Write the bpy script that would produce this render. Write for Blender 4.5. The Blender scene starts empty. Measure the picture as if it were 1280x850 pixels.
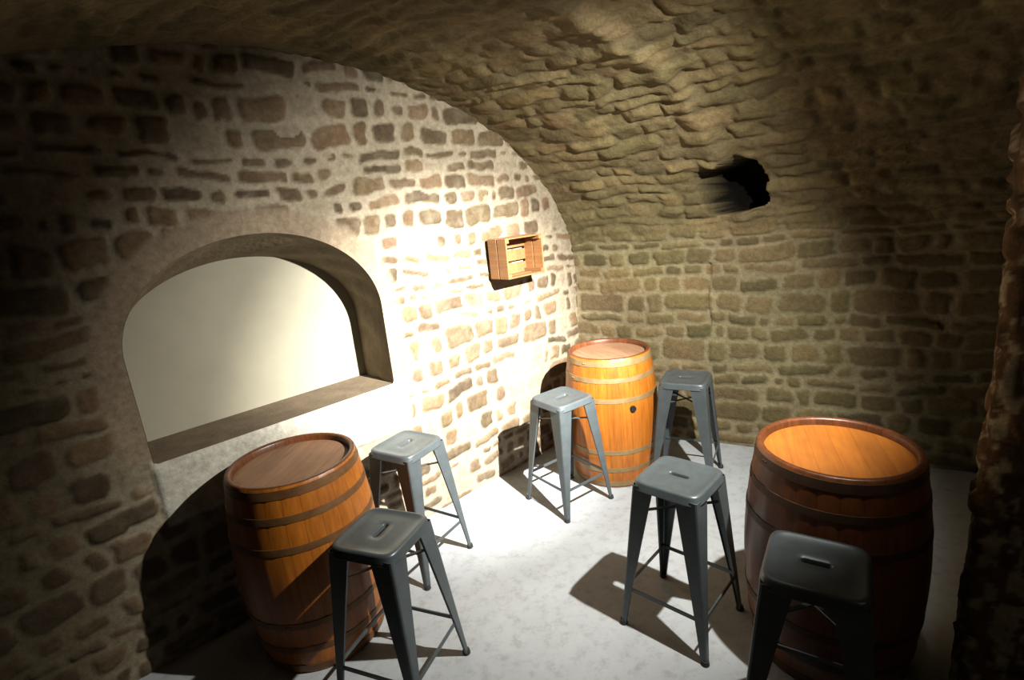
import bpy, bmesh, math, random
import numpy as np
from mathutils import Vector, Matrix, Euler
random.seed(4)
sc = bpy.context.scene
try:
    sc.view_settings.view_transform = 'Standard'
    sc.view_settings.look = 'None'
except Exception: pass

# ---------------------------------------------------------------- frame of the room
CA, SA = 0.729, 0.6845      # direction of the end wall in plan
QW = 2.855
def W(s, q, z):
    n = QW - q
    return np.stack([s*CA - n*SA, s*SA + n*CA, z + 0*s], axis=-1)
def Wp(s, q, z):
    n = QW - q
    return Vector((s*CA - n*SA, s*SA + n*CA, z))

# ---------------------------------------------------------------- noise
def vnoise(x, y, seed=0):
    rng = np.random.RandomState(seed)
    T = rng.rand(256, 256)
    xi = np.floor(x).astype(int); yi = np.floor(y).astype(int)
    fx = x-xi; fy = y-yi
    fx = fx*fx*(3-2*fx); fy = fy*fy*(3-2*fy)
    a = T[xi % 256, yi % 256]; b = T[(xi+1) % 256, yi % 256]
    c = T[xi % 256, (yi+1) % 256]; d = T[(xi+1) % 256, (yi+1) % 256]
    return (a*(1-fx)+b*fx)*(1-fy)+(c*(1-fx)+d*fx)*fy
def fbm(x, y, seed=0, o=4):
    r = 0; amp = 1; tot = 0
    for i in range(o):
        r = r+amp*vnoise(x*2**i+i*17.3, y*2**i+i*9.1, seed+i); tot += amp; amp *= .5
    return r/tot
def sstep(a, b, x):
    t = np.clip((x-a)/(b-a), 0, 1); return t*t*(3-2*t)

def stones(U, V, rowh, ln, mort, seed, warp=.05, edge=.02):
    rng = np.random.RandomState(seed)
    U = U + warp*(fbm(U*3, V*3, seed+40, 3)-.5)*2 + .02*(vnoise(U*14, V*14, seed+7)-.5)
    V = V + warp*(fbm(U*2.2, V*2.2, seed+50, 3)-.5)*2 + .018*(vnoise(U*13, V*13, seed+8)-.5)
    rows = [V.min()-.3]
    while rows[-1] < V.max()+.3: rows.append(rows[-1]+rowh*rng.uniform(.6, 1.45))
    rows = np.array(rows)
    ri = np.clip(np.searchsorted(rows, V)-1, 0, len(rows)-2)
    D = np.zeros_like(U); R = np.zeros_like(U); R2 = np.zeros_like(U); R3 = np.zeros_like(U)
    umin, umax = U.min()-.5, U.max()+.5
    for r in range(len(rows)-1):
        m = ri == r
        b = [umin - rng.uniform(0, .3)]
        while b[-1] < umax: b.append(b[-1]+ln*(rng.uniform(.45, 1.0) if rng.rand() < .6 else rng.uniform(.9, 1.7)))
        b = np.array(b); k = len(b)
        rr = rng.rand(k, 6)
        if not m.any(): continue
        u = U[m]; v = V[m]
        ci = np.clip(np.searchsorted(b, u)-1, 0, k-2)
        h = (rows[r+1]-rows[r])/2; w = (b[ci+1]-b[ci])/2
        cu = (b[ci]+b[ci+1])/2; cv = (rows[r]+rows[r+1])/2
        mg = mort*(.45+1.1*rr[ci, 0])
        ang = (rr[ci, 3]-.5)*.26
        du = u-cu; dv = v-cv - (rr[ci, 4]-.5)*mort*.8
        pu = du*np.cos(ang)+dv*np.sin(ang); pv = -du*np.sin(ang)+dv*np.cos(ang)
        rad = np.minimum(h, w)*.45
        ax = np.abs(pu)-(w-mg)+rad; ay = np.abs(pv)-(h-mg)+rad
        d = np.hypot(np.maximum(ax, 0), np.maximum(ay, 0))+np.minimum(np.maximum(ax, ay), 0)-rad
        D[m] = d; R[m] = rr[ci, 1]; R2[m] = rr[ci, 2]; R3[m] = rr[ci, 5]
    D = D + .014*(vnoise(U*30, V*30, seed+3)-.5)
    mask = sstep(.006, -.010, D)
    H = sstep(.006, -edge, D)
    return mask, H, R, R2, R3

def grid_mesh(name, P, mat, col=None, keep=None):
    nu, nv = P.shape[:2]
    idx = np.arange(nu*nv).reshape(nu, nv)
    F = np.stack([idx[:-1, :-1], idx[1:, :-1], idx[1:, 1:], idx[:-1, 1:]], -1)
    F = F[keep] if keep is not None else F.reshape(-1, 4)
    F = F.reshape(-1, 4)
    me = bpy.data.meshes.new(name)
    me.from_pydata(P.reshape(-1, 3).tolist(), [], F.tolist())
    me.polygons.foreach_set('use_smooth', [True]*len(me.polygons))
    if col is not None:
        a = me.color_attributes.new('Col', 'FLOAT_COLOR', 'POINT')
        c = np.concatenate([col, np.ones(col.shape[:2]+(1,))], -1).astype(np.float32)
        a.data.foreach_set('color', c.ravel())
    me.materials.append(mat); me.update()
    ob = bpy.data.objects.new(name, me); sc.collection.objects.link(ob)
    return ob

# ---------------------------------------------------------------- materials
def newmat(name):
    m = bpy.data.materials.new(name); m.use_nodes = True
    nt = m.node_tree; b = nt.nodes['Principled BSDF']
    return m, nt, b
def N(nt, t, **k):
    n = nt.nodes.new(t)
    for a, v in k.items(): setattr(n, a, v)
    return n
def noise(nt, vec, scale, detail=5, rough=.6):
    n = N(nt, 'ShaderNodeTexNoise'); n.inputs['Scale'].default_value = scale
    n.inputs['Detail'].default_value = detail; n.inputs['Roughness'].default_value = rough
    if vec is not None: nt.links.new(vec, n.inputs['Vector'])
    return n
def ramp(nt, fac, stops):
    r = N(nt, 'ShaderNodeValToRGB'); e = r.color_ramp.elements
    e[0].position, e[0].color = stops[0][0], (*stops[0][1], 1)
    e[1].position, e[1].color = stops[-1][0], (*stops[-1][1], 1)
    for p, c in stops[1:-1]:
        x = e.new(p); x.color = (*c, 1)
    nt.links.new(fac, r.inputs[0]); return r
def mix(nt, a, b, f, mode='MULTIPLY'):
    m = N(nt, 'ShaderNodeMix', data_type='RGBA', blend_type=mode)
    for s, v in ((0, f), (6, a), (7, b)):
        if hasattr(v, 'is_output'): nt.links.new(v, m.inputs[s])
        else: m.inputs[s].default_value = v if s == 0 else (*v, 1)
    return m.outputs[2]
def bump(nt, b, h, st, dist=.01):
    n = N(nt, 'ShaderNodeBump'); n.inputs['Strength'].default_value = st; n.inputs['Distance'].default_value = dist
    nt.links.new(h, n.inputs['Height']); nt.links.new(n.outputs[0], b.inputs['Normal'])

def stone_mat(name, bst=.8):
    m, nt, b = newmat(name)
    at = N(nt, 'ShaderNodeVertexColor', layer_name='Col')
    tc = N(nt, 'ShaderNodeTexCoord').outputs['Object']
    n1 = noise(nt, tc, 30, 8, .7)
    r = ramp(nt, n1.outputs[0], [(.3, (.66, .64, .6)), (.7, (1.2, 1.18, 1.16))])
    c = mix(nt, at.outputs[0], r.outputs[0], 1.0)
    nt.links.new(c, b.inputs['Base Color']); b.inputs['Roughness'].default_value = .92
    b.inputs['Specular IOR Level'].default_value = .2
    n2 = noise(nt, tc, 60, 8, .65)
    bump(nt, b, n2.outputs[0], bst, .01)
    return m
M_end = stone_mat('rubble_masonry', .4)
M_vault = stone_mat('vault_masonry', .8)

def plaster(name, col, var=.15, sc_=6, bst=.3):
    m, nt, b = newmat(name)
    tc = N(nt, 'ShaderNodeTexCoord').outputs['Object']
    n1 = noise(nt, tc, sc_, 8, .65)
    r = ramp(nt, n1.outputs[0], [(.3, tuple(c*(1-var) for c in col)), (.7, tuple(min(1, c*(1+var)) for c in col))])
    nt.links.new(r.outputs[0], b.inputs['Base Color']); b.inputs['Roughness'].default_value = .85
    bump(nt, b, noise(nt, tc, sc_*9, 6).outputs[0], bst, .006)
    return m
M_panel = plaster('limewashed_board', (.42, .39, .29), .08, 3, .1)
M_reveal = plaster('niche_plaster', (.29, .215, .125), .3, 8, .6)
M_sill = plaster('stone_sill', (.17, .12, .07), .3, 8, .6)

# floor
def floor_mat():
    m, nt, b = newmat('worn_concrete')
    tc = N(nt, 'ShaderNodeTexCoord').outputs['Object']
    r1 = ramp(nt, noise(nt, tc, 1.6, 8, .65).outputs[0], [(.3, (.45, .475, .50)), (.7, (.57, .60, .63))])
    r2 = ramp(nt, noise(nt, tc, 14, 8, .75).outputs[0], [(.36, (.74, .73, .71)), (.5, (1, 1, 1)), (.8, (1.05, 1.05, 1.05))])
    c = mix(nt, r1.outputs[0], r2.outputs[0], .8)
    nt.links.new(c, b.inputs['Base Color']); b.inputs['Roughness'].default_value = .7
    bump(nt, b, noise(nt, tc, 60, 8, .7).outputs[0], .25, .004)
    return m
M_floor = floor_mat()

# ---------------------------------------------------------------- end wall (with arched niche)
SL, SR, ZB, ZS, RISE = .315, 1.625, 1.0, 1.5, .5
SCN, HWN = (SL+SR)/2, (SR-SL)/2
def arch_curve(zs, rise, nj=12, na=60):
    pts = [(SL, ZB+(zs-ZB)*i/nj) for i in range(nj)]
    pts += [(SCN-HWN*math.cos(math.pi*i/na), zs+rise*math.sin(math.pi*i/na)) for i in range(na+1)]
    pts += [(SR, zs-(zs-ZB)*i/nj) for i in range(1, nj+1)]
    return pts
outer = arch_curve(ZS, RISE); inner = arch_curve(1.44, .44)

def smin_edge(S, Z):
    dense = np.array(arch_curve(ZS, RISE, 60, 240)+[(SR-(SR-SL)*i/160, ZB) for i in range(1, 160)])
    sh = S.shape; s = S.ravel(); z = Z.ravel()
    best = np.full(s.shape, 9.); bi = np.zeros(s.shape, int)
    for k in range(len(dense)):
        d = (s-dense[k, 0])**2+(z-dense[k, 1])**2
        m = d < best; best[m] = d[m]; bi[m] = k
    return np.sqrt(best).reshape(sh), dense[bi].reshape(sh+(2,))

st = .0115
s1 = np.arange(-1.35, 3.80, st); z1 = np.arange(-.05, 3.12, st)
S, Z = np.meshgrid(s1, z1, indexing='ij')
mask, H, R, R2, R3 = stones(S, Z, .112, .18, .018, 11, .05, .02)
# mortar has swallowed some of the stones
low = fbm(S*1.5, Z*1.5, 91, 3)
gone = ((R3 < .07+.35*sstep(.52, .75, low))).astype(float)
dist, near = smin_edge(S, Z)
inside = (S > SL) & (S < SR) & (Z > ZB) & ((Z < ZS) | (((S-SCN)/HWN)**2+((Z-ZS)/RISE)**2 < 1))
surround = sstep(.14, .08, dist+.05*(fbm(S*9, Z*9, 5)-.5))
apron = sstep(SL-.02, SL, S)*sstep(SR+.10, SR+.06, S+.03*(fbm(S*9, Z*9, 15)-.5))*sstep(.67, .70, Z+.02*(fbm(S*6, Z*6, 25)-.5))*sstep(1.03, 1.01, Z)
vis = mask*(1-gone*.8)*(1-surround)*(1-apron)
Hh = H*(1-gone*.8)*(1-surround)*(1-apron)
fade = sstep(0, .04, dist)
disp = fade*(Hh*(.006+.013*R2)+.018*(fbm(S*2, Z*2, 60, 3)-.5)+.010*(fbm(S*12, Z*12, 61, 4)-.5))+apron*.02*fade
mort = np.array([.47, .405, .30])*(.82+.36*fbm(S*4, Z*4, 70))[..., None]
left_shade = sstep(.50, -.15, S+.3*(fbm(S*2, Z*2, 92)-.5))[..., None]      # lamp falloff at the left end, painted into mortar and stones
mort = mort*(1-left_shade)+mort*np.array([.36, .34, .27])*left_shade
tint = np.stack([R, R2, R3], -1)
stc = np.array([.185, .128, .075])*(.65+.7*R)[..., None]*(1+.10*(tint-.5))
stc = stc*(.75+.5*fbm(S*10, Z*10, 77))[..., None]*(1-.35*left_shade)
vis2 = np.clip(vis*(.7+.5*fbm(S*16, Z*16, 78, 3)), 0, 1)[..., None]
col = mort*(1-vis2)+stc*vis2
pink = np.array([.37, .275, .19])*(.8+.4*fbm(S*7, Z*7, 79))[..., None]*(1-.4*left_shade)
w = (surround*(Z > 1.02)*.7)[..., None]; col = col*(1-w)+pink*w
white = np.array([.66, .64, .56])*(.92+.16*fbm(S*5, Z*5, 80))[..., None]
w = apron[..., None]; col = col*(1-w)+white*w
kf = ~(inside[:-1, :-1] & inside[1:, :-1] & inside[1:, 1:] & inside[:-1, 1:])
S2 = np.where(inside, near[..., 0], S); Z2 = np.where(inside, near[..., 1], Z)
disp = np.where(inside, 0, disp)
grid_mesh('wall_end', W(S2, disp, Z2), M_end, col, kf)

# niche reveal, back panel, sill
DEP = .35
def simple(name, verts, faces, mats, mi=None, smooth=False):
    me = bpy.data.meshes.new(name); me.from_pydata([tuple(v) for v in verts], [], faces)
    for m in mats: me.materials.append(m)
    if mi: me.polygons.foreach_set('material_index', mi)
    if smooth: me.polygons.foreach_set('use_smooth', [True]*len(me.polygons))
    me.update(); ob = bpy.data.objects.new(name, me); sc.collection.objects.link(ob); return ob
nn = len(outer); V = []; F = []; MI = []
rowsn = 8
for j in range(rowsn+1):
    t = j/rowsn
    for k in range(nn):
        s = outer[k][0]*(1-t)+inner[k][0]*t; z = outer[k][1]*(1-t)+inner[k][1]*t
        wob = .012*math.sin(k*.9+j)*math.sin(math.pi*t)
        V.append(Wp(s+wob*(.5 if s < SCN else -.5), -DEP*t+.002, z-wob*.5))
for j in range(rowsn):
    for k in range(nn-1):
        a = j*nn+k; F.append((a, a+1, a+nn+1, a+nn)); MI.append(0)
b0 = len(V)
for k in range(nn): V.append(Wp(inner[k][0], -DEP, inner[k][1]))
F.append(tuple(range(b0, b0+nn))); MI.append(1)
b0 = len(V)
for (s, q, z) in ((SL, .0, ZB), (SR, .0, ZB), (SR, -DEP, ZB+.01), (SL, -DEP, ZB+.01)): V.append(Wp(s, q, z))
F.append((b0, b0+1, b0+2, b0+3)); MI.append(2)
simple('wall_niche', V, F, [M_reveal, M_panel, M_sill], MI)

# ---------------------------------------------------------------- vault + side walls
ZSP, VR = 1.45, 1.42
Q = np.arange(-.06, 4.65, .0145)
ds = .0145
na = int(5.9/ds); nw = int(ZSP/ds)
prof = []
for i in range(nw): prof.append((0, ZSP*i/nw))
for i in range(na): prof.append((1, math.pi*(1-i/na)))
for i in range(nw+1): prof.append((2, ZSP*(1-i/nw)))
kind = np.array([p[0] for p in prof]); par = np.array([p[1] for p in prof])
L = np.arange(len(prof))*ds
QQ, LL = np.meshgrid(Q, L, indexing='ij'); K = np.broadcast_to(kind, QQ.shape); PR = np.broadcast_to(par, QQ.shape)
sl = -1.1+0*QQ; sr = 3.49+.31*QQ; c = (sl+sr)/2; hw = (sr-sl)/2
th = np.where(K == 1, PR, 0)
s_ = np.where(K == 0, sl, np.where(K == 2, sr, c+hw*np.cos(th)))
z_ = np.where(K == 1, ZSP+VR*np.sin(th), PR)
ns = np.where(K == 0, 1., np.where(K == 2, -1., -np.cos(th)/hw)); nz = np.where(K == 1, -np.sin(th)/VR, 0.)
nl = np.hypot(ns, nz); ns /= nl; nz /= nl
mW, HW_, RW, R2W, R3W = stones(QQ, LL, .118, .22, .014, 23, .045, .02)
mV, HV, RV, R2V, R3V = stones(QQ, LL, .105, .25, .009, 31, .09, .035)
zb = z_+.08*(fbm(QQ*2, LL*2, 33)-.5)
f = sstep(1.62, 1.78, zb)
rough = fbm(QQ*6, LL*9, 44, 5)-.5
dV = HV*(.006+.022*R2V)+.055*rough+.05*(fbm(QQ*1.6, LL*1.6, 45, 3)-.5)
dV = dV*(.35+.65*sstep(.0, .25, QQ))
dW = HW_*(.006+.014*R2W)+.02*(fbm(QQ*3, LL*3, 46, 3)-.5)+.010*(fbm(QQ*12, LL*12, 47, 3)-.5)
d = dV*f+dW*(1-f)
# transverse construction joint of the vault
qj = 1.25+.10*(fbm(LL*1.3, LL*.2, 48, 3)-.5)
d += f*.025*np.exp(-((QQ-qj)/.07)**2) - f*.02*sstep(qj, qj+.1, QQ)
# straight joint in the side wall
g = np.exp(-((QQ-1.02-.02*(vnoise(LL*8, LL*0, 3)-.5))/.012)**2)*(K == 2)*sstep(.85, .95, z_)
d -= g*.03
# putlog hole: ragged pocket where stones have dropped out
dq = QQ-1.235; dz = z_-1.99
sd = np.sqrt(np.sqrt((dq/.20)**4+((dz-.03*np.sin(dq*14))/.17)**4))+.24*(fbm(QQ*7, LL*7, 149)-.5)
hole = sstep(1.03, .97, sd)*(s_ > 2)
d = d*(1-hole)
Pv = W(s_+ns*d+.5*hole, QQ, z_+nz*d)
cW = np.array([.205, .155, .078])*(.7+.55*RW)[..., None]*(1+.08*(np.stack([RW, R2W, R3W], -1)-.5))
cWm = np.array([.34, .28, .17])*(.8+.4*fbm(QQ*5, LL*5, 52))[..., None]
colW = cWm*(1-mW[..., None])+cW*mW[..., None]
cV = np.array([.225, .172, .085])*(.75+.45*RV)[..., None]*(1+.08*(np.stack([RV, R2V, R3V], -1)-.5))
cVm = np.array([.235, .185, .10])*(.8+.4*fbm(QQ*5, LL*5, 53))[..., None]
colV = cVm*(1-mV[..., None])+cV*mV[..., None]
colv = colV*f[..., None]+colW*(1-f[..., None])
colv = colv*(.8+.45*fbm(QQ*2.5, LL*2.5, 54, 4))[..., None]
gr = sstep(.52, .7, fbm(QQ*1.3, LL*1.3, 55, 3))[..., None]
colv = colv*(1-gr*.3)+colv*np.array([.85, 1.05, .9])*gr*.3
colv *= (1-.95*sstep(.05, .5, hole))[..., None]  # shade inside the hole painted into the colour
a, b_ = nw, nw+na
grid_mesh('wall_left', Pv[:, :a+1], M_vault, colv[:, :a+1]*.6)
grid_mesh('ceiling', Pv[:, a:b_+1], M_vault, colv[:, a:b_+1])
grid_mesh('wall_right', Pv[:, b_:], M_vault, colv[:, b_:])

# pier in the near right foreground (battered: it widens towards its foot)
path = []
PS = 2.185
for i in range(150): path.append((4.7-(4.7-PS-.07)*i/150, 2.735, 0, -1))
for i in range(7):
    a_ = math.pi/2*i/6; path.append((PS+.07-.07*math.sin(a_), 2.805-.07*math.cos(a_), -math.sin(a_), -math.cos(a_)))
for i in range(1, 90): path.append((PS, 2.805+.9*i/90, -1, 0))
path = np.array(path)
zp = np.arange(-.05, 2.95, .010)
PI_, ZP = np.meshgrid(np.arange(len(path)), zp, indexing='ij')
arc = np.concatenate([[0], np.cumsum(np.hypot(np.diff(path[:, 0]), np.diff(path[:, 1])))])
U_ = arc[PI_]
mk, Hp, Ra, Rb, Rc = stones(U_, ZP, .12, .22, .014, 61, .05, .02)
dp = Hp*(.006+.014*Rb)+.04*(fbm(U_*4, ZP*3, 62, 4)-.5)+.018*(fbm(U_*22, ZP*16, 63, 4)-.5)-.01
sp = path[PI_, 0]+path[PI_, 2]*dp - .10*np.clip(1-ZP/2.3, 0, 1); qp = path[PI_, 1]+path[PI_, 3]*dp
peel = sstep(.54, .60, fbm(U_*34, ZP*17, 64, 5)+.12*(fbm(U_*4, ZP*3, 66, 3)-.5))[..., None]
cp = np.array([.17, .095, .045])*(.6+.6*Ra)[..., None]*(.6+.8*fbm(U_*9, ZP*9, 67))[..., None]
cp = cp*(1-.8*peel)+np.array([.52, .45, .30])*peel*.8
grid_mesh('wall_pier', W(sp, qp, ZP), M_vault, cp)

# back wall & floor
s1 = np.arange(-1.3, 5.2, .04); z1 = np.arange(-.05, 3.1, .04)
S, Z = np.meshgrid(s1, z1, indexing='ij')
mk, Hp, Ra, Rb, Rc = stones(S, Z, .14, .25, .02, 71)
grid_mesh('wall_back', W(S, 4.6-.02*Hp, Z), M_end, np.array([.20, .17, .11])*(1-.4*mk[..., None]*Ra[..., None]))
s1 = np.arange(-1.3, 5.2, .05); q1 = np.arange(-.1, 4.75, .05)
S, Qf = np.meshgrid(s1, q1, indexing='ij')
grid_mesh('floor', W(S, Qf, .006*(fbm(S*2, Qf*2, 81, 3)-.5)-.003), M_floor)

# ---------------------------------------------------------------- wine barrel
def wood_mat(name, c1, c2, nst=26, head=False, rough=.38, vary=.2):
    m, nt, b = newmat(name)
    tc = N(nt, 'ShaderNodeTexCoord').outputs['Object']
    sx = N(nt, 'ShaderNodeSeparateXYZ'); nt.links.new(tc, sx.inputs[0])
    if head:
        q = N(nt, 'ShaderNodeMath', operation='MULTIPLY'); nt.links.new(sx.outputs[0], q.inputs[0]); q.inputs[1].default_value = 1/.085
    else:
        at = N(nt, 'ShaderNodeMath', operation='ARCTAN2'); nt.links.new(sx.outputs[1], at.inputs[0]); nt.links.new(sx.outputs[0], at.inputs[1])
        q = N(nt, 'ShaderNodeMath', operation='MULTIPLY_ADD'); nt.links.new(at.outputs[0], q.inputs[0]); q.inputs[1].default_value = nst/(2*math.pi); q.inputs[2].default_value = 100
    fl = N(nt, 'ShaderNodeMath', operation='FLOOR'); nt.links.new(q.outputs[0], fl.inputs[0])
    fr = N(nt, 'ShaderNodeMath', operation='FRACT'); nt.links.new(q.outputs[0], fr.inputs[0])
    wn = N(nt, 'ShaderNodeTexWhiteNoise', noise_dimensions='1D'); nt.links.new(fl.outputs[0], wn.inputs['W'])
    mp = N(nt, 'ShaderNodeMapping'); mp.inputs['Scale'].default_value = (60, 60, 3) if not head else (60, 4, 60)
    nt.links.new(tc, mp.inputs[0])
    gn = noise(nt, mp.outputs[0], 1, 6, .6)
    r1 = ramp(nt, gn.outputs[0], [(.3, c1), (.7, c2)])
    r2 = ramp(nt, wn.outputs[0], [(0, (1-vary,)*3), (1, (1+vary*.7,)*3)])
    c = mix(nt, r1.outputs[0], r2.outputs[0], 1)
    pp = N(nt, 'ShaderNodeMath', operation='PINGPONG'); nt.links.new(fr.outputs[0], pp.inputs[0]); pp.inputs[1].default_value = .5
    r3 = ramp(nt, pp.outputs[0], [(.0, (.4, .35, .32)), (.03 if not head else .015, (1, 1, 1))])
    c = mix(nt, c, r3.outputs[0], .8)
    big = ramp(nt, noise(nt, tc, 5, 5).outputs[0], [(.3, (.8, .76, .74)), (.65, (1.1, 1.1, 1.1))])
    c = mix(nt, c, big.outputs[0], .8)
    nt.links.new(c, b.inputs['Base Color']); b.inputs['Roughness'].default_value = rough
    bump(nt, b, gn.outputs[0], .25, .003)
    return m
def metal_mat(name, c1, c2, metallic=.85, rough=.42):
    m, nt, b = newmat(name)
    tc = N(nt, 'ShaderNodeTexCoord').outputs['Object']
    r = ramp(nt, noise(nt, tc, 12, 8, .7).outputs[0], [(.35, c1), (.65, c2)])
    nt.links.new(r.outputs[0], b.inputs['Base Color']); b.inputs['Metallic'].default_value = metallic
    b.inputs['Roughness'].default_value = rough
    bump(nt, b, noise(nt, tc, 90, 4).outputs[0], .08, .002)
    return m
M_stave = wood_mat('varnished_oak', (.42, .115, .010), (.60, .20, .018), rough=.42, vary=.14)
M_stave_d = wood_mat('shaded_dark_varnished_oak', (.16, .045, .010), (.26, .08, .015), rough=.42, vary=.14)  # dark brown wood, with the right barrel's shade put into the colour
M_rim = wood_mat('oak_rim', (.13, .04, .015), (.22, .07, .02))
M_hoop = metal_mat('galvanised_hoop', (.34, .21, .09), (.46, .32, .15), .4, .5)
M_hoop_b = metal_mat('browned_hoop', (.20, .085, .028), (.28, .14, .05), .35, .5)
M_hoop_d = metal_mat('shaded_hoop', (.08, .04, .02), (.13, .07, .035), .4, .55)  # darker hoop copy, shade of the right barrel painted in
M_dark = metal_mat('dark_iron', (.03, .025, .02), (.06, .05, .04), .6, .5)

def make_barrel(headmat, stave, hoop):
    Hb, rb, rh = .95, .336, .290
    def rad(z): return rb-(rb-rh)*abs((z-Hb/2)/(Hb/2))**1.9
    bm = bmesh.new()
    NS, SUB = 26, 4; NC = NS*SUB; NR = 30
    def ring(fr, z, groove=0):
        r = []
        for i in range(NC):
            a = -math.pi+2*math.pi*i/NC
            rr = fr - (groove if i % SUB == 0 else 0)
            r.append(bm.verts.new((rr*math.cos(a), rr*math.sin(a), z)))
        return r
    def skin(rings, mi, smooth=True):
        for A, B in zip(rings[:-1], rings[1:]):
            for i in range(NC):
                f_ = bm.faces.new((A[i], A[(i+1) % NC], B[(i+1) % NC], B[i])); f_.material_index = mi; f_.smooth = smooth
    rs = [ring(rad(Hb*j/NR), Hb*j/NR, .0018) for j in range(NR+1)]
    skin(rs, 0)
    for zt, sg in ((Hb, -1), (0, 1)):
        r0 = rad(zt)
        rr = [rs[-1] if sg < 0 else rs[0], ring(r0-.004, zt-sg*.003), ring(r0-.020, zt-sg*.003), ring(r0-.026, zt+sg*.006), ring(r0-.027, zt+sg*.034)]
        skin(rr, 1)
        hd = [ring(r0-.024, zt+sg*.030), ring(r0-.034, zt+sg*.026), ring(r0-.06, zt+sg*.025), ring(.1, zt+sg*.025), ring(.001, zt+sg*.025)]
        skin(hd, 2)
        bm.faces.new(hd[-1]).material_index = 2
    for z0, z1_ in ((.012, .050), (.128, .160), (.268, .300)):
        for a0, a1 in ((z0, z1_), (Hb-z1_, Hb-z0)):
            top_ = [ring(rad(a0)-.003, a0), ring(rad(a0)+.0022, a0)]; side = [ring(rad(a0)+.0022, a0), ring(rad((a0+a1)/2)+.0025, (a0+a1)/2), ring(rad(a1)+.0022, a1)]
            end_ = [ring(rad(a1)+.0022, a1), ring(rad(a1)-.003, a1)]
            skin(top_, 3, False); skin(side, 3); skin(end_, 3, False)
            for k in (-.05, .0):
                a = .9+k+a0*3; zc = (a0+a1)/2; r_ = rad(zc)+.003
                mt = Matrix.Translation((r_*math.cos(a), r_*math.sin(a), zc)) @ Matrix.Rotation(a, 4, 'Z') @ Matrix.Scale(.5, 4, (1, 0, 0))
                res = bmesh.ops.create_uvsphere(bm, u_segments=8, v_segments=6, radius=.006, matrix=mt)
                for v in res['verts']:
                    for f_ in v.link_faces: f_.material_index = 3
    a = math.radians(-95); r_ = rb
    mt = Matrix.Translation((r_*math.cos(a), r_*math.sin(a), .60)) @ Matrix.Rotation(a, 4, 'Z') @ Matrix.Rotation(math.pi/2, 4, 'Y')
    res = bmesh.ops.create_cone(bm, cap_ends=True, segments=20, radius1=.024, radius2=.020, depth=.014, matrix=mt)
    for v in res['verts']:
        for f_ in v.link_faces: f_.material_index = 4
    me = bpy.data.meshes.new('wine_barrel'); bm.normal_update(); bmesh.ops.recalc_face_normals(bm, faces=bm.faces)
    bm.to_mesh(me); bm.free()
    for m in (stave, M_rim, headmat, hoop, M_dark): me.materials.append(m)
    return me
hA = wood_mat('barrel_head_weathered', (.30, .15, .075), (.42, .23, .13), head=True, rough=.6, vary=.1)
hB = wood_mat('barrel_head_oiled', (.50, .14, .010), (.62, .205, .014), head=True, rough=.6, vary=.12)
def place(me, name, loc, rot):
    ob = bpy.data.objects.new(name, me); ob.location = loc; ob.rotation_euler = (0, 0, math.radians(rot))
    sc.collection.objects.link(ob); return ob
place(make_barrel(hA, M_stave, M_hoop_b), 'wine_barrel', (-1.10, 2.33, .0), 170)
place(make_barrel(hA, M_stave, M_hoop), 'wine_barrel', (.685, 3.67, .0), 20)
place(make_barrel(hB, M_stave_d, M_hoop_d), 'wine_barrel', (1.257, 1.93, .0), -22)

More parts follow.
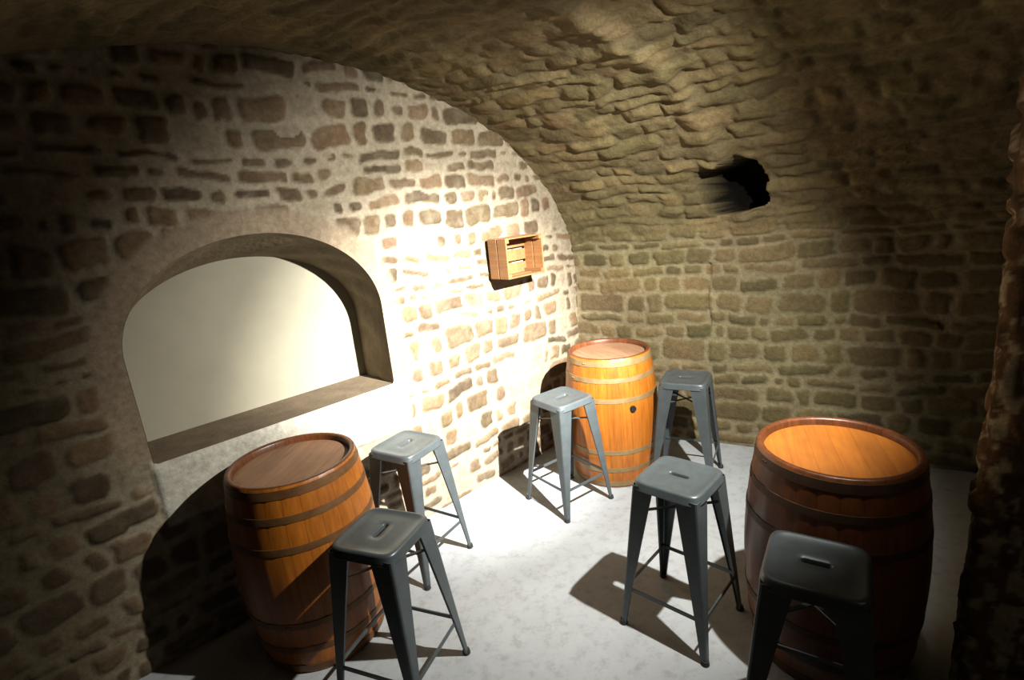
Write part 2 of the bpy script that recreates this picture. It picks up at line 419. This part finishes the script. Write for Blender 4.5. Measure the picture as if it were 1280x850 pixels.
# ---------------------------------------------------------------- metal stool
M_stool = metal_mat('gunmetal_paint', (.10, .122, .13), (.135, .158, .168), .35, .38)
M_rub = metal_mat('rubber_foot', (.02, .02, .02), (.03, .03, .03), 0, .8)
def make_stool():
    bm = bmesh.new(); NP = 96
    def sq(hw_, z):
        out = []
        for i in range(NP):
            a = 2*math.pi*(i+.5)/NP; cx, cy = math.cos(a), math.sin(a)
            rr = hw_/((abs(cx)**7+abs(cy)**7)**(1/7))
            out.append(Vector((rr*cx, rr*cy, z)))
        return out
    def slot(z, hl=.034, r=.0125):
        out = []
        for i in range(NP):
            a = 2*math.pi*(i+.5)/NP
            out.append(Vector((hl*(1 if math.cos(a) > 0 else -1)+r*math.cos(a), r*math.sin(a), z)))
        return out
    def add(pts): return [bm.verts.new(p) for p in pts]
    zt = .76
    def lerp(A, B, t, z): return [Vector((a.x*(1-t)+b.x*t, a.y*(1-t)+b.y*t, z)) for a, b in zip(A, B)]
    s0 = slot(0); o0 = sq(.130, 0)
    rings = [add(slot(zt-.022, .033, .011)), add(slot(zt-.006)), add(slot(zt-.003, .036, .0145)),
             add(lerp(s0, o0, .3, zt-.0035)), add(lerp(s0, o0, .65, zt-.0045)), add(sq(.130, zt-.005)), add(sq(.136, zt-.001)), add(sq(.144, zt)),
             add(sq(.151, zt-.003)), add(sq(.155, zt-.010)), add(sq(.157, zt-.035)), add(sq(.160, zt-.040)), add(sq(.160, zt-.043)), add(sq(.154, zt-.043)), add(sq(.152, zt-.012))]
    for A, B in zip(rings[:-1], rings[1:]):
        for i in range(NP):
            f_ = bm.faces.new((A[i], A[(i+1) % NP], B[(i+1) % NP], B[i])); f_.smooth = True
    zt_, zb_ = .735, .012; ct, cb = .153, .212
    NL = 10
    for sx in (1, -1):
        for sy in (1, -1):
            lo = []
            for j in range(NL+1):
                t = j/NL; z = zt_+(zb_-zt_)*t; c_ = ct+(cb-ct)*t
                w_ = .074*(1-t)**1.15+.027
                r_ = .010; th_ = .0025
                o = [(-w_, -.010), (-w_, 0), (-r_, 0), (-r_*.3, -r_*.3), (0, -r_), (0, -w_), (-.010, -w_)]
                i_ = [(-.010, -w_+th_), (-th_, -w_+th_), (-th_, -r_), (-r_*.3-th_, -r_*.3-th_), (-r_, -th_), (-w_+th_, -th_), (-w_+th_, -.010)]
                lo.append([bm.verts.new((sx*(c_+a), sy*(c_+b), z)) for a, b in o+i_])
            n_ = len(lo[0])
            for A, B in zip(lo[:-1], lo[1:]):
                for k in range(n_):
                    bm.faces.new((A[k], A[(k+1) % n_], B[(k+1) % n_], B[k]))
            bm.faces.new(lo[0]); bm.faces.new(lo[-1])
            mt = Matrix.Translation((sx*(cb-.010), sy*(cb-.010), .010))
            res = bmesh.ops.create_cone(bm, cap_ends=True, segments=14, radius1=.019, radius2=.016, depth=.020, matrix=mt)
            for v in res['verts']:
                for f_ in v.link_faces: f_.material_index = 1
    def bar(p, q_, w_, h_):
        p = Vector(p); q_ = Vector(q_); dvec = (q_-p); ln = dvec.length
        rot = dvec.to_track_quat('X', 'Z').to_matrix().to_4x4()
        bmesh.ops.create_cube(bm, size=1, matrix=Matrix.Translation((p+q_)/2) @ rot @ Matrix.Diagonal((ln, w_, h_, 1)))
    zb2 = .20; c2 = ct+(cb-ct)*((zt_-zb2)/(zt_-zb_))-.007
    for sg in (1, -1):
        bar((-c2, sg*c2, zb2), (c2, sg*c2, zb2), .006, .018)
        bar((sg*c2, -c2, zb2), (sg*c2, c2, zb2), .006, .018)
    z3 = .60; c3 = .150
    bar((-c3, -c3, z3), (c3, c3, z3), .016, .005); bar((-c3, c3, z3), (c3, -c3, z3), .016, .005)
    bmesh.ops.recalc_face_normals(bm, faces=bm.faces)
    me = bpy.data.meshes.new('metal_stool'); bm.to_mesh(me); bm.free()
    me.materials.append(M_stool); me.materials.append(M_rub)
    return me
ms = make_stool()
for (x, y, r) in ((.69, 2.155, -44), (-.625, 1.955, 67), (-.665, 2.81, 57), (.290, 3.31, 35), (1.165, 3.44, -29), (.935, 1.505, -34)):
    place(ms, 'metal_stool', (x, y, .0), r)

# ---------------------------------------------------------------- wooden crate on the wall
M_crate = wood_mat('pine_crate', (.28, .115, .035), (.40, .19, .06), head=True, rough=.7)
def make_crate():
    bm = bmesh.new()
    w_, h_, d_ = .37, .28, .19; t = .010
    def bx(cx, cy, cz, a, b, c_):
        bmesh.ops.create_cube(bm, size=1, matrix=Matrix.Translation((cx, cy, cz)) @ Matrix.Diagonal((a, b, c_, 1)))
    for k in range(3): bx(0, -.006, (-1+k)*.096, w_, t*.8, .078)
    for sx in (1, -1):
        for k in range(2): bx(sx*(w_/2-t/2), -d_/4-k*d_/2, 0, t*1.3, d_/2-.008, h_-.004)
        for sz in (1, -1): bx(sx*(w_/2-t-.012), -d_/2, sz*(h_/2-t-.012), .024, d_-.01, .024)
    for sz in (1, -1):
        for k in range(2): bx(0, -.045-k*.098, sz*(h_/2-t/2), w_, .078, t)
    bmesh.ops.bevel(bm, geom=bm.edges[:], offset=.0015, segments=1, affect='EDGES')
    me = bpy.data.meshes.new('wooden_crate'); bm.to_mesh(me); bm.free(); me.materials.append(M_crate); return me
cr = bpy.data.objects.new('wooden_crate', make_crate()); sc.collection.objects.link(cr)
cr.location = Wp(2.69, .033, 1.66)
cr.rotation_euler = (0, 0, math.atan2(SA, CA))

# darken every base colour evenly, so less bounce light fills the shadows
for m in bpy.data.materials:
    if not m.use_nodes: continue
    nt = m.node_tree; b = nt.nodes.get('Principled BSDF')
    if b and b.inputs['Base Color'].is_linked:
        src = b.inputs['Base Color'].links[0].from_socket
        k = .60
        nt.links.new(mix(nt, src, (k, k, k), 1.0), b.inputs['Base Color'])

# ---------------------------------------------------------------- projector lamp on the pier + lights
LP = Vector((1.255, 1.575, 2.56)); TG = Vector((.22, 3.43, .96))
rot = (TG-LP).to_track_quat('-Z', 'Y').to_euler()
bm = bmesh.new()
bmesh.ops.create_cube(bm, size=1, matrix=Matrix.Translation((0, 0, .06)) @ Matrix.Diagonal((.17, .13, .035, 1)))
for k in range(7): bmesh.ops.create_cube(bm, size=1, matrix=Matrix.Translation((-.066+k*.022, 0, .088)) @ Matrix.Diagonal((.005, .11, .022, 1)))
bmesh.ops.create_cube(bm, size=1, matrix=Matrix.Translation((.095, 0, .09)) @ Matrix.Diagonal((.006, .03, .10, 1)))
bmesh.ops.create_cube(bm, size=1, matrix=Matrix.Translation((-.095, 0, .09)) @ Matrix.Diagonal((.006, .03, .10, 1)))
bmesh.ops.create_cube(bm, size=1, matrix=Matrix.Translation((0, 0, .14)) @ Matrix.Diagonal((.196, .03, .006, 1)))
me = bpy.data.meshes.new('led_floodlight'); bm.to_mesh(me); bm.free(); me.materials.append(M_dark)
fl = bpy.data.objects.new('led_floodlight', me); sc.collection.objects.link(fl)
fl.location = LP; fl.rotation_euler = rot
def spot(name, energy, size, blend, color, tgt, rad=.02):
    l = bpy.data.lights.new(name, 'SPOT'); l.energy = energy; l.spot_size = math.radians(size); l.spot_blend = blend
    l.color = color; l.shadow_soft_size = rad
    o = bpy.data.objects.new(name, l); sc.collection.objects.link(o); o.location = LP
    o.rotation_euler = (Vector(tgt)-LP).to_track_quat('-Z', 'Y').to_euler()
spot('floodlight_wide', 960, 108, 1.0, (1, .97, .885), TG)
spot('floodlight_core', 3000, 56, 1.0, (1, .98, .925), (-.32, 3.60, .98))
l = bpy.data.lights.new('fill_lamp', 'POINT'); l.energy = 4; l.color = (1, .92, .78); l.shadow_soft_size = .2  # added dim fill, unseen behind the camera
o = bpy.data.objects.new('fill_lamp', l); sc.collection.objects.link(o); o.location = Wp(1.45, 3.75, 2.3)

w = bpy.data.worlds.new('World'); sc.world = w; w.use_nodes = True
w.node_tree.nodes['Background'].inputs[0].default_value = (.02, .02, .02, 1)

# ---------------------------------------------------------------- camera
cd = bpy.data.cameras.new('camera'); cam = bpy.data.objects.new('camera', cd); sc.collection.objects.link(cam)
cd.sensor_width = 36; cd.lens = 660/1280*36; cd.clip_start = .02
ph = math.radians(14); U = Vector((1, 0, 0)); VD = Vector((0, -math.sin(ph), -math.cos(ph))); FW = Vector((0, math.cos(ph), -math.sin(ph)))
ro = math.atan2(260, 2575)
Rt = U*math.cos(ro)+VD*math.sin(ro); Up = -(-U*math.sin(ro)+VD*math.cos(ro))
M = Matrix((Rt, Up, -FW)).transposed().to_4x4(); M.translation = Vector((0, 0, 2.0))
cam.matrix_world = M
sc.camera = cam
